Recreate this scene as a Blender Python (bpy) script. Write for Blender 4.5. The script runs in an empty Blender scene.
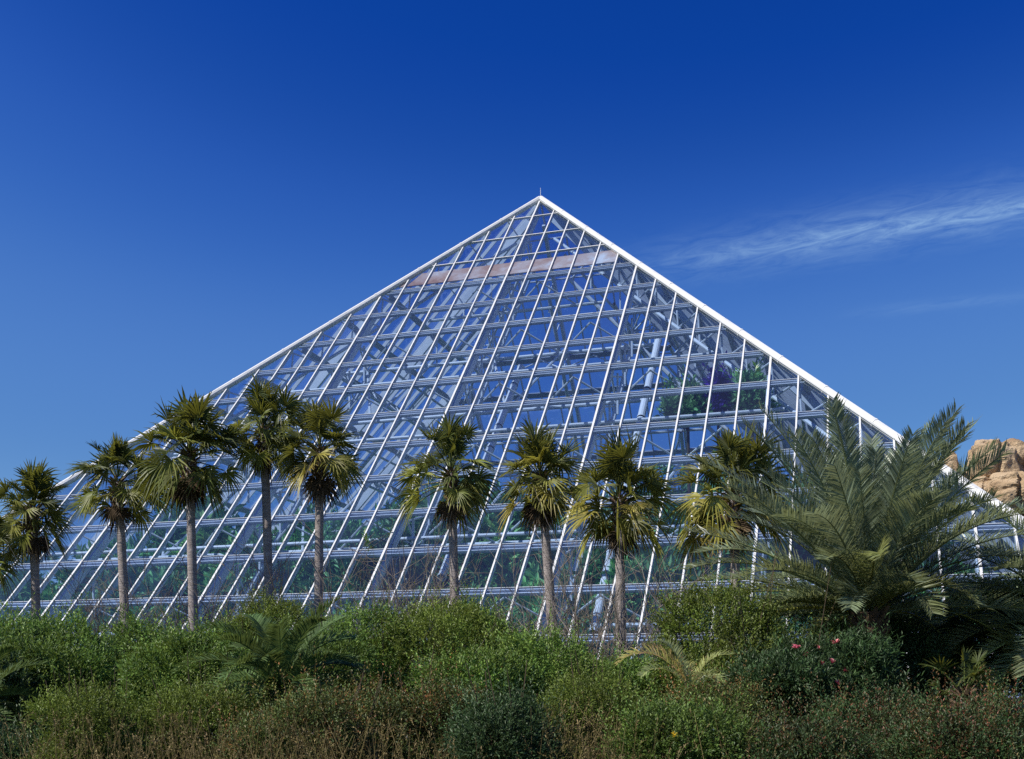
import bpy, math, random
import numpy as np
from math import radians as rad, sin, cos, pi, sqrt

scene = bpy.context.scene
COL = scene.collection

# ------------------------------------------------------------------ camera
YAW = -0.2977
FOC = 1063.2                      # focal length in pixels of a 1024 wide frame
HORIZ = 688.1                     # image row of the horizon
CAM = np.array([18.197, -65.544, 1.70])
FW = np.array([sin(YAW), cos(YAW), 0.0])
RT = np.array([cos(YAW), -sin(YAW), 0.0])
cd = bpy.data.cameras.new("camera")
cd.sensor_width = 36.0
cd.lens = 36.0 * FOC / 1024.0
cd.shift_y = (HORIZ - 379.5) / 1024.0
cd.clip_end = 5000.0
cam = bpy.data.objects.new("camera", cd)
cam.location = CAM
cam.rotation_euler = (rad(90), 0, -YAW)
COL.objects.link(cam)
scene.camera = cam


def at(px, d, py=None):
    """world point seen at column px (and row py) at depth d; on the ground without py"""
    p = CAM + FW * d + RT * ((px - 512.0) / FOC * d)
    p[2] = 0.0 if py is None else 1.70 + (HORIZ - py) / FOC * d
    return p


# ------------------------------------------------------------------ light
SUN_EL = 48.0
SUN_DIR = np.array([-0.72, -0.69])            # horizontal direction towards the sun
SUN_DIR = SUN_DIR / np.linalg.norm(SUN_DIR)
world = bpy.data.worlds.new("World")
scene.world = world
world.use_nodes = True
wt = world.node_tree
wt.nodes.clear()


def N(t, kind, **kw):
    n = t.nodes.new(kind)
    for k, v in kw.items():
        setattr(n, k, v)
    return n


def mth(t, op, a, b=None, c=None, clamp=False):
    n = N(t, 'ShaderNodeMath', operation=op)
    n.use_clamp = clamp
    for i, v in enumerate((a, b, c)):
        if v is None:
            continue
        if isinstance(v, (int, float)):
            n.inputs[i].default_value = v
        else:
            t.links.new(v, n.inputs[i])
    return n.outputs[0]


sky = N(wt, 'ShaderNodeTexSky', sky_type='NISHITA')
sky.sun_disc = False
sky.sun_elevation = rad(SUN_EL)
sky.sun_rotation = math.atan2(SUN_DIR[0], SUN_DIR[1])
sky.altitude = 0.0
sky.air_density = 1.0
sky.dust_density = 0.25
sky.ozone_density = 4.5
# deep, polarised blue: a contrast curve on each channel of the sky
ss = N(wt, 'ShaderNodeSeparateColor')
wt.links.new(sky.outputs[0], ss.inputs[0])
hs = N(wt, 'ShaderNodeCombineColor')
CURVES = ([(0, 0), (0.085, 0.003), (0.1076, 0.0222), (0.1388, 0.060), (0.195, 0.0916), (0.3, 0.2), (1, 1)],
          [(0, 0), (0.155, 0.045), (0.1655, 0.054), (0.194, 0.096), (0.2457, 0.170), (0.333, 0.227), (0.5, 0.4), (1, 1)],
          [(0, 0), (0.323, 0.308), (0.367, 0.393), (0.441, 0.475), (0.5436, 0.505), (0.8, 0.75), (1, 1)])
for ch, pts_ in enumerate(CURVES):
    fc = N(wt, 'ShaderNodeFloatCurve')
    cu = fc.mapping.curves[0]
    for i_, (px_, py_) in enumerate(pts_):
        if i_ == 0:
            cu.points[0].location = (px_, py_)
        elif i_ == len(pts_) - 1:
            cu.points[len(pts_) - 1].location = (px_, py_)
        else:
            cu.points.new(px_, py_)
    for p_ in cu.points:
        p_.handle_type = 'AUTO_CLAMPED'
    fc.mapping.update()
    wt.links.new(mth(wt, 'MULTIPLY', ss.outputs[ch], 0.1), fc.inputs['Value'])
    wt.links.new(mth(wt, 'MULTIPLY', fc.outputs[0], 10.0), hs.inputs[ch])
# thin cirrus: a cloud layer projected on a plane high above the place
tc = N(wt, 'ShaderNodeTexCoord')
sx = N(wt, 'ShaderNodeSeparateXYZ')
wt.links.new(tc.outputs['Generated'], sx.inputs[0])
dz = mth(wt, 'MAXIMUM', sx.outputs[2], 0.03)
cx = mth(wt, 'DIVIDE', sx.outputs[0], dz)
cy = mth(wt, 'DIVIDE', sx.outputs[1], dz)
cc = N(wt, 'ShaderNodeCombineXYZ')
wt.links.new(mth(wt, 'MULTIPLY', cx, 2.8), cc.inputs[0])
wt.links.new(mth(wt, 'ADD', mth(wt, 'MULTIPLY', cy, 5.5), mth(wt, 'MULTIPLY', cx, 1.2)), cc.inputs[1])
nz = N(wt, 'ShaderNodeTexNoise')
nz.inputs['Scale'].default_value = 3.0
nz.inputs['Detail'].default_value = 9.0
nz.inputs['Roughness'].default_value = 0.68
nz.inputs['Distortion'].default_value = 0.9
wt.links.new(cc.outputs[0], nz.inputs['Vector'])


def band(y0, slope, sig, x0, x1, amp):
    e = mth(wt, 'SUBTRACT', cy, mth(wt, 'ADD', mth(wt, 'MULTIPLY', cx, slope), y0))
    e = mth(wt, 'DIVIDE', e, sig)
    g = mth(wt, 'EXPONENT', mth(wt, 'MULTIPLY', mth(wt, 'MULTIPLY', e, e), -1.0))
    m = N(wt, 'ShaderNodeMapRange', interpolation_type='SMOOTHSTEP')
    m.inputs['From Min'].default_value = x0
    m.inputs['From Max'].default_value = x1
    wt.links.new(cx, m.inputs['Value'])
    return mth(wt, 'MULTIPLY', mth(wt, 'MULTIPLY', g, m.outputs[0]), amp)


bb = mth(wt, 'ADD', band(2.46, -0.08, 0.045, -0.60, 0.25, 0.36), band(2.46, -0.12, 0.13, -0.75, 0.05, 0.36))
bb = mth(wt, 'ADD', bb, band(2.98, 0.0, 0.05, -0.05, 0.2, 0.10))
mr = N(wt, 'ShaderNodeMapRange')
mr.inputs['From Min'].default_value = 0.30
mr.inputs['From Max'].default_value = 0.74
wt.links.new(nz.outputs[0], mr.inputs['Value'])
cl = mth(wt, 'MULTIPLY', bb, mr.outputs[0], clamp=True)
mx = N(wt, 'ShaderNodeMix', data_type='RGBA')
wt.links.new(mth(wt, 'MULTIPLY', cl, 0.75), mx.inputs['Factor'])
wt.links.new(hs.outputs[0], mx.inputs['A'])
mx.inputs['B'].default_value = (4.7, 7.1, 8.9, 1)
bg = N(wt, 'ShaderNodeBackground')
bg.inputs['Strength'].default_value = 0.10
wt.links.new(mx.outputs['Result'], bg.inputs['Color'])
wo = N(wt, 'ShaderNodeOutputWorld')
wt.links.new(bg.outputs[0], wo.inputs['Surface'])

sd = bpy.data.lights.new("sun", 'SUN')
sd.energy = 5.0
sd.angle = rad(0.5)
sd.color = (1.0, 0.94, 0.84)
sun = bpy.data.objects.new("sun", sd)
sun.rotation_euler = (rad(90 - SUN_EL), 0, math.atan2(SUN_DIR[0], -SUN_DIR[1]))
COL.objects.link(sun)

vs = scene.view_settings
scene.display_settings.display_device = 'sRGB'
vs.view_transform = 'Standard'
vs.look = 'None'
vs.exposure = 0.25
vs.gamma = 1.0
vs.use_curve_mapping = False
cyc = scene.cycles
cyc.max_bounces = 10
cyc.transparent_max_bounces = 24
cyc.use_denoising = False
cyc.sample_clamp_indirect = 6.0
cyc.caustics_reflective = False
cyc.caustics_refractive = False


# ------------------------------------------------------------------ materials
def mat_base(name):
    m = bpy.data.materials.new(name)
    m.use_nodes = True
    t = m.node_tree
    t.nodes.clear()
    return m, t, N(t, 'ShaderNodeOutputMaterial')


def ramp(t, stops, fac):
    r = N(t, 'ShaderNodeValToRGB')
    e = r.color_ramp.elements
    while len(e) > 1:
        e.remove(e[-1])
    e[0].position = stops[0][0]
    e[0].color = (*stops[0][1], 1)
    for p, c in stops[1:]:
        k = e.new(p)
        k.color = (*c, 1)
    t.links.new(fac, r.inputs[0])
    return r.outputs[0]


def noise(t, scale, detail=4, rough=0.6, coord='Object', dist=0.0, stretch=None):
    c = N(t, 'ShaderNodeTexCoord')
    n = N(t, 'ShaderNodeTexNoise')
    n.inputs['Scale'].default_value = scale
    n.inputs['Detail'].default_value = detail
    n.inputs['Roughness'].default_value = rough
    n.inputs['Distortion'].default_value = dist
    v = c.outputs[coord]
    if stretch:
        mp = N(t, 'ShaderNodeMapping')
        mp.inputs['Scale'].default_value = stretch
        t.links.new(v, mp.inputs['Vector'])
        v = mp.outputs[0]
    t.links.new(v, n.inputs['Vector'])
    return n.outputs[0]


def mat_solid(name, stops, scale, rough=0.6, spec=0.4, bump=0.0, bscale=None, stretch=None, detail=5, metal=0.0):
    m, t, out = mat_base(name)
    b = N(t, 'ShaderNodeBsdfPrincipled')
    b.inputs['Roughness'].default_value = rough
    b.inputs['Specular IOR Level'].default_value = spec
    b.inputs['Metallic'].default_value = metal
    f = noise(t, scale, detail, 0.65, stretch=stretch)
    t.links.new(ramp(t, stops, f), b.inputs['Base Color'])
    if bump:
        bn = N(t, 'ShaderNodeBump')
        bn.inputs['Strength'].default_value = 1.0
        bn.inputs['Distance'].default_value = bump
        t.links.new(noise(t, bscale or scale, 6, 0.7, stretch=stretch), bn.inputs['Height'])
        t.links.new(bn.outputs[0], b.inputs['Normal'])
    t.links.new(b.outputs[0], out.inputs['Surface'])
    return m


def mat_leaf(name, stops, trans=0.35, tcol=(0.16, 0.20, 0.03), rough=0.5, spec=0.35, jit=0.42, clump=1.1):
    """leaves: ramp over the per-leaf attribute 'tone' plus a little per-leaf and per-clump variation"""
    m, t, out = mat_base(name)
    a = N(t, 'ShaderNodeAttribute', attribute_name='tone')
    geo = N(t, 'ShaderNodeNewGeometry')
    oi = N(t, 'ShaderNodeObjectInfo')
    c = ramp(t, stops, a.outputs['Fac'])
    h = N(t, 'ShaderNodeHueSaturation')
    v = mth(t, 'ADD', mth(t, 'MULTIPLY', geo.outputs['Random Per Island'], jit * 2), 1.0 - jit)
    nn = noise(t, clump, 2, 0.5)
    v = mth(t, 'MULTIPLY', v, mth(t, 'ADD', mth(t, 'MULTIPLY', nn, 1.7), 0.22))
    v = mth(t, 'MULTIPLY', v, mth(t, 'ADD', mth(t, 'MULTIPLY', oi.outputs['Random'], 0.3), 0.85))
    t.links.new(v, h.inputs['Value'])
    hue = mth(t, 'ADD', mth(t, 'MULTIPLY', nn, 0.05), 0.475)
    t.links.new(hue, h.inputs['Hue'])
    t.links.new(c, h.inputs['Color'])
    b = N(t, 'ShaderNodeBsdfPrincipled')
    b.inputs['Roughness'].default_value = rough
    b.inputs['Specular IOR Level'].default_value = spec
    t.links.new(h.outputs[0], b.inputs['Base Color'])
    tr = N(t, 'ShaderNodeBsdfTranslucent')
    tm = N(t, 'ShaderNodeMix', data_type='RGBA')
    tm.inputs['Factor'].default_value = 0.5
    t.links.new(h.outputs[0], tm.inputs['A'])
    tm.inputs['B'].default_value = (*tcol, 1)
    t.links.new(tm.outputs['Result'], tr.inputs['Color'])
    ms = N(t, 'ShaderNodeMixShader')
    ms.inputs[0].default_value = trans
    t.links.new(b.outputs[0], ms.inputs[1])
    t.links.new(tr.outputs[0], ms.inputs[2])
    t.links.new(ms.outputs[0], out.inputs['Surface'])
    return m


def mat_glass(name, film=0.016):
    m, t, out = mat_base(name)
    geo = N(t, 'ShaderNodeNewGeometry')
    dt = N(t, 'ShaderNodeVectorMath', operation='DOT_PRODUCT')
    t.links.new(geo.outputs['Normal'], dt.inputs[0])
    t.links.new(geo.outputs['Incoming'], dt.inputs[1])
    c1 = mth(t, 'SUBTRACT', 1.0, mth(t, 'ABSOLUTE', dt.outputs['Value']), clamp=True)
    f = mth(t, 'ADD', mth(t, 'MULTIPLY', mth(t, 'POWER', c1, 5.0), 0.85), 0.075, clamp=True)
    f = mth(t, 'ADD', f, mth(t, 'MULTIPLY', geo.outputs['Random Per Island'], 0.06), clamp=True)
    tr = N(t, 'ShaderNodeBsdfTransparent')
    tr.inputs['Color'].default_value = (0.65, 0.76, 0.92, 1)
    gl = N(t, 'ShaderNodeBsdfGlossy')
    gl.inputs['Roughness'].default_value = 0.03
    gl.inputs['Color'].default_value = (0.9, 0.96, 1.0, 1)
    a = N(t, 'ShaderNodeMixShader')
    t.links.new(f, a.inputs[0])
    t.links.new(tr.outputs[0], a.inputs[1])
    t.links.new(gl.outputs[0], a.inputs[2])
    # dusty film on the panes
    df = N(t, 'ShaderNodeBsdfDiffuse')
    df.inputs['Color'].default_value = (0.55, 0.60, 0.64, 1)
    dn = mth(t, 'MULTIPLY', noise(t, 0.35, 5, 0.6), film)
    dn = mth(t, 'ADD', dn, mth(t, 'MULTIPLY', geo.outputs['Random Per Island'], 0.012))
    b = N(t, 'ShaderNodeMixShader')
    t.links.new(dn, b.inputs[0])
    t.links.new(a.outputs[0], b.inputs[1])
    t.links.new(df.outputs[0], b.inputs[2])
    t.links.new(b.outputs[0], out.inputs['Surface'])
    return m


M = {}
M['white'] = mat_solid('white_paint', [(0.25, (0.50, 0.51, 0.52)), (0.45, (0.64, 0.65, 0.66)), (0.8, (0.70, 0.70, 0.69))], 0.7, 0.45, 0.4)
M['steel'] = mat_solid('pale_steel', [(0.2, (0.48, 0.52, 0.57)), (0.5, (0.68, 0.71, 0.74)), (0.8, (0.80, 0.81, 0.82))], 0.6, 0.5, 0.4)
M['purlin'] = mat_solid('grey_steel', [(0.2, (0.30, 0.34, 0.40)), (0.8, (0.42, 0.47, 0.53))], 0.7, 0.5, 0.4)
M['duct'] = mat_solid('duct_white', [(0.3, (0.72, 0.73, 0.74)), (0.8, (0.82, 0.82, 0.82))], 1.5, 0.5, 0.3)
M['band'] = mat_solid('weathered_strip', [(0.30, (0.34, 0.15, 0.08)), (0.42, (0.55, 0.31, 0.20)), (0.54, (0.68, 0.50, 0.40)), (0.64, (0.80, 0.74, 0.68))], 0.5, 0.8, 0.15, detail=12)
M['concrete'] = mat_solid('concrete', [(0.3, (0.36, 0.35, 0.33)), (0.8, (0.50, 0.49, 0.46))], 1.2, 0.8, 0.2, 0.01, 12)
M['glass'] = mat_glass('pane_glass')
M['dusty'] = mat_glass('dusty_pane_glass', 0.42)
M['ground'] = mat_solid('soil_and_grass', [(0.25, (0.030, 0.026, 0.014)), (0.5, (0.050, 0.052, 0.020)), (0.75, (0.075, 0.070, 0.032))], 0.25, 0.95, 0.1, 0.08, 6, detail=10)
M['rock'] = mat_solid('ochre_rock', [(0.25, (0.24, 0.155, 0.095)), (0.42, (0.44, 0.31, 0.185)), (0.6, (0.57, 0.43, 0.28)), (0.85, (0.66, 0.55, 0.40))], 0.30, 0.9, 0.15, 0.5, 1.4, detail=10, stretch=(1, 1, 1.8))
M['bark'] = mat_solid('palm_bark', [(0.25, (0.18, 0.155, 0.15)), (0.5, (0.32, 0.28, 0.265)), (0.8, (0.46, 0.41, 0.39))], 3.0, 0.9, 0.15, 0.03, 8, stretch=(1, 1, 5))
M['boots'] = mat_solid('palm_boots', [(0.25, (0.06, 0.042, 0.028)), (0.5, (0.13, 0.088, 0.058)), (0.8, (0.22, 0.15, 0.10))], 5.0, 0.95, 0.1, 0.04, 9)
M['twig'] = mat_solid('bare_twig', [(0.2, (0.13, 0.11, 0.09)), (0.8, (0.27, 0.235, 0.20))], 2.0, 0.9, 0.1)
M['stem'] = mat_solid('woody_stem', [(0.2, (0.05, 0.038, 0.026)), (0.8, (0.12, 0.09, 0.06))], 2.0, 0.9, 0.1)
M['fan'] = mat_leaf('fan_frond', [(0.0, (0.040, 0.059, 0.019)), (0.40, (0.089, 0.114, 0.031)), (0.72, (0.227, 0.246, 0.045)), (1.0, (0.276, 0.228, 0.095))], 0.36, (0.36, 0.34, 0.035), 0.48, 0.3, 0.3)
M['fan_bright'] = mat_leaf('sun_tinted_fan_frond', [(0.0, (0.058, 0.075, 0.025)), (0.40, (0.131, 0.146, 0.040)), (0.72, (0.335, 0.313, 0.058)), (1.0, (0.408, 0.291, 0.124))], 0.36, (0.36, 0.34, 0.035), 0.48, 0.3, 0.3)  # brighter, yellower copy of the fan frond; sunlit highlights put into its colour
M['thatch'] = mat_leaf('dead_frond', [(0.0, (0.045, 0.033, 0.022)), (1.0, (0.13, 0.095, 0.06))], 0.1, (0.2, 0.13, 0.05), 0.8, 0.1, 0.4)
M['date'] = mat_leaf('date_frond', [(0.0, (0.213, 0.274, 0.207)), (0.5, (0.256, 0.297, 0.125)), (0.8, (0.362, 0.349, 0.087)), (1.0, (0.446, 0.303, 0.138))], 0.40, (0.34, 0.36, 0.12), 0.36, 0.55, 0.3)
M['young'] = mat_leaf('young_date_frond', [(0.0, (0.075, 0.126, 0.043)), (0.5, (0.128, 0.193, 0.051)), (1.0, (0.254, 0.252, 0.072))], 0.28, (0.2, 0.24, 0.05), 0.6, 0.25, 0.3)
M['shrub'] = mat_leaf('glossy_green_leaf', [(0.0, (0.061, 0.114, 0.028)), (0.6, (0.129, 0.218, 0.040)), (1.0, (0.227, 0.314, 0.058))], 0.30)
M['olive'] = mat_leaf('olive_leaf', [(0.0, (0.071, 0.104, 0.020)), (0.6, (0.155, 0.207, 0.032)), (1.0, (0.242, 0.287, 0.049))], 0.32)
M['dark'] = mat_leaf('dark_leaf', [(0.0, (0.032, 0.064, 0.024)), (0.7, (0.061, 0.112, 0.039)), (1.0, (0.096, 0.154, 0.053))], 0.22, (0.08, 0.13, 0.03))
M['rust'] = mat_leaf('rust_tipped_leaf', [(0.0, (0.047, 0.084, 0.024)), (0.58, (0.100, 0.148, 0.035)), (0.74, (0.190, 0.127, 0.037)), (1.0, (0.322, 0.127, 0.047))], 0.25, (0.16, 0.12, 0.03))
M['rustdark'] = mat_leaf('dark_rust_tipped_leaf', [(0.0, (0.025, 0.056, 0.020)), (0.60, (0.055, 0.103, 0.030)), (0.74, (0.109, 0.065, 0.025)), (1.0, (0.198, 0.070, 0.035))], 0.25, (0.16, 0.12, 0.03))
M['dry'] = mat_leaf('dry_weed', [(0.0, (0.083, 0.079, 0.025)), (0.5, (0.176, 0.140, 0.058)), (1.0, (0.292, 0.225, 0.117))], 0.25, (0.28, 0.2, 0.08), 0.8, 0.1)
M['jungle'] = mat_leaf('tropical_leaf', [(0.0, (0.141, 0.318, 0.125)), (0.6, (0.260, 0.566, 0.208)), (1.0, (0.439, 0.746, 0.230))], 0.3, (0.12, 0.2, 0.04), 0.4, 0.5, clump=0.4)
M['bright'] = mat_leaf('bright_leaf', [(0.0, (0.07, 0.15, 0.04)), (1.0, (0.15, 0.26, 0.07))], 0.3, (0.2, 0.3, 0.06))
M['violet'] = mat_leaf('violet_bloom', [(0.0, (0.05, 0.025, 0.24)), (1.0, (0.10, 0.05, 0.42))], 0.3, (0.1, 0.03, 0.4))
M['pink'] = mat_leaf('pink_petal', [(0.0, (0.62, 0.10, 0.16)), (1.0, (0.75, 0.28, 0.30))], 0.3, (0.7, 0.15, 0.2))
M['yellow'] = mat_leaf('yellow_petal', [(0.0, (0.70, 0.50, 0.03)), (1.0, (0.75, 0.60, 0.06))], 0.3, (0.7, 0.5, 0.05))


# ------------------------------------------------------------------ mesh helpers
class MB:
    """collects faces (quads and triangles as numpy blocks) and links them as ONE mesh object"""

    def __init__(self):
        self.v, self.f, self.t, self.n = [], [], [], 0

    def add(self, verts, faces, tone=0.5):
        verts = np.asarray(verts, float).reshape(-1, 3)
        faces = np.asarray(faces, int)
        tn = np.broadcast_to(np.asarray(tone, float), (len(verts),))
        self.v.append(verts)
        self.t.append(tn)
        self.f.append(faces + self.n)
        self.n += len(verts)

    def tube(self, p0, p1, r0, r1=None, sides=6, caps=False):
        r1 = r0 if r1 is None else r1
        self.path([p0, p1], [r0, r1], sides, caps)

    def path(self, pts, rads, sides=6, caps=False, tone=0.5):
        pts = np.asarray(pts, float)
        n = len(pts)
        d = np.gradient(pts, axis=0)
        d /= np.linalg.norm(d, axis=1)[:, None] + 1e-12
        ref = np.array([0, 0, 1.0]) if abs(d[0, 2]) < 0.9 else np.array([1.0, 0, 0])
        a = np.cross(d, ref)
        a /= np.linalg.norm(a, axis=1)[:, None] + 1e-12
        b = np.cross(d, a)
        th = np.arange(sides) * 2 * pi / sides
        ring = a[:, None, :] * np.cos(th)[None, :, None] + b[:, None, :] * np.sin(th)[None, :, None]
        v = pts[:, None, :] + ring * np.asarray(rads, float)[:, None, None]
        i = np.arange(n - 1)[:, None] * sides
        j = np.arange(sides)[None, :]
        k = (j + 1) % sides
        f = np.stack([i + j, i + k, i + sides + k, i + sides + j], -1).reshape(-1, 4)
        self.add(v.reshape(-1, 3), f, tone)
        if caps and sides % 2 == 0:
            for base in (0, (n - 1) * sides):
                for q in range(1, sides - 2, 2):
                    self.f.append(np.array([[base, base + q, base + q + 1, base + q + 2]]) + self.n - n * sides)

    def beam(self, p0, p1, nrm, w, d0, d1):
        p0, p1, nrm = np.asarray(p0, float), np.asarray(p1, float), np.asarray(nrm, float)
        d = p1 - p0
        s = np.cross(d, nrm)
        s /= np.linalg.norm(s)
        nrm = nrm / np.linalg.norm(nrm)
        v = []
        for p in (p0, p1):
            for (a, b) in ((-1, d0), (1, d0), (1, d1), (-1, d1)):
                v.append(p + s * (a * w / 2) + nrm * b)
        f = [(0, 1, 2, 3), (7, 6, 5, 4), (0, 4, 5, 1), (1, 5, 6, 2), (2, 6, 7, 3), (3, 7, 4, 0)]
        self.add(v, f)

    def build(self, name, mat, parent=None, smooth=False, loc=None):
        me = bpy.data.meshes.new(name)
        v = np.concatenate(self.v) if self.v else np.zeros((0, 3))
        if loc is not None:
            v = v - np.asarray(loc)
        sizes = np.concatenate([np.full(len(f), f.shape[1]) for f in self.f])
        loops = np.concatenate([f.ravel() for f in self.f])
        me.vertices.add(len(v))
        me.vertices.foreach_set('co', v.ravel().astype(np.float32))
        me.loops.add(len(loops))
        me.loops.foreach_set('vertex_index', loops.astype(np.int32))
        me.polygons.add(len(sizes))
        st = np.concatenate([[0], np.cumsum(sizes)[:-1]])
        me.polygons.foreach_set('loop_start', st.astype(np.int32))
        me.polygons.foreach_set('loop_total', sizes.astype(np.int32))
        me.polygons.foreach_set('use_smooth', np.full(len(sizes), smooth, bool))
        at_ = me.attributes.new('tone', 'FLOAT', 'POINT')
        at_.data.foreach_set('value', np.concatenate(self.t).astype(np.float32))
        me.update(calc_edges=True)
        me.materials.append(mat)
        o = bpy.data.objects.new(name, me)
        COL.objects.link(o)
        if parent is not None:
            o.parent = parent
        return o


def empty(name, loc=(0, 0, 0), rz=0.0, label=None, cat=None, group=None):
    o = bpy.data.objects.new(name, None)
    o.empty_display_size = 0.3
    o.location = loc
    o.rotation_euler = (0, 0, rz)
    COL.objects.link(o)
    return tag(o, label, cat, group)


def tag(o, label=None, cat=None, group=None, kind=None):
    if label:
        o['label'] = label
    if cat:
        o['category'] = cat
    if group:
        o['group'] = group
    if kind:
        o['kind'] = kind
    return o


def copy_tree(root, loc, rz, sc, label, group=None):
    c = root.copy()
    COL.objects.link(c)
    c.location = loc
    c.rotation_euler = (0, 0, rz)
    c.scale = sc if hasattr(sc, '__len__') else (sc, sc, sc)
    c['label'] = label
    if group:
        c['group'] = group
    for ch in list(root.children):
        k = ch.copy()
        COL.objects.link(k)
        k.parent = c
    return c


def unit(a):
    return a / (np.linalg.norm(a, axis=-1, keepdims=True) + 1e-12)


# ------------------------------------------------------------------ ground
g = MB()
xs = np.concatenate([[-1500, -600, -250], np.arange(-110, 111, 2.5), [250, 600, 1500]])
X, Y = np.meshgrid(xs, xs - 20)
rg = np.random.default_rng(5)
Z = rg.normal(0, 0.02, X.shape) - 0.03
gi = np.arange(len(xs) - 1)
ii, jj = np.meshgrid(gi, gi)
q = (jj * len(xs) + ii).ravel()
g.add(np.stack([X, Y, Z], -1).reshape(-1, 3), np.stack([q, q + 1, q + len(xs) + 1, q + len(xs)], 1))
tag(g.build('ground', M['ground'], smooth=True), 'dark planted soil with patchy grass around the glass pyramid', 'ground', kind='structure')

# ------------------------------------------------------------------ the glass pyramid
S = 1.27                       # spacing of the glazing bars
MS = 1.0433                    # slope (rise over run) of a face
APEX = 32.95
VB = 24.7 * S                  # half of the base
QN = sqrt(1 + MS * MS)
ROWS = [(1.37 + 1.483 * j) * S for j in range(16)]
ROWS = [v for v in ROWS if v < VB - 0.3]


class Face:
    def __init__(self, a):
        self.c, self.s = cos(a), sin(a)
        self.n = self.rot(np.array([0, -MS / QN, 1 / QN]))

    def rot(self, p):
        return np.array([p[0] * self.c - p[1] * self.s, p[0] * self.s + p[1] * self.c, p[2]])

    def p(self, u, v, off=0.0):
        return self.rot(np.array([u, -v, APEX - MS * v])) + self.n * off


pyr = empty('glass_pyramid', (0, 0, 0), 0, 'huge white framed glass pyramid greenhouse rising behind the row of palms', 'greenhouse')
FACES = [Face(0), Face(pi / 2), Face(pi), Face(-pi / 2)]        # front, right, back, left
rnd = random.Random(3)


def inner_v(v, off):
    return v + off * MS / QN          # plan distance after the inward offset


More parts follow.
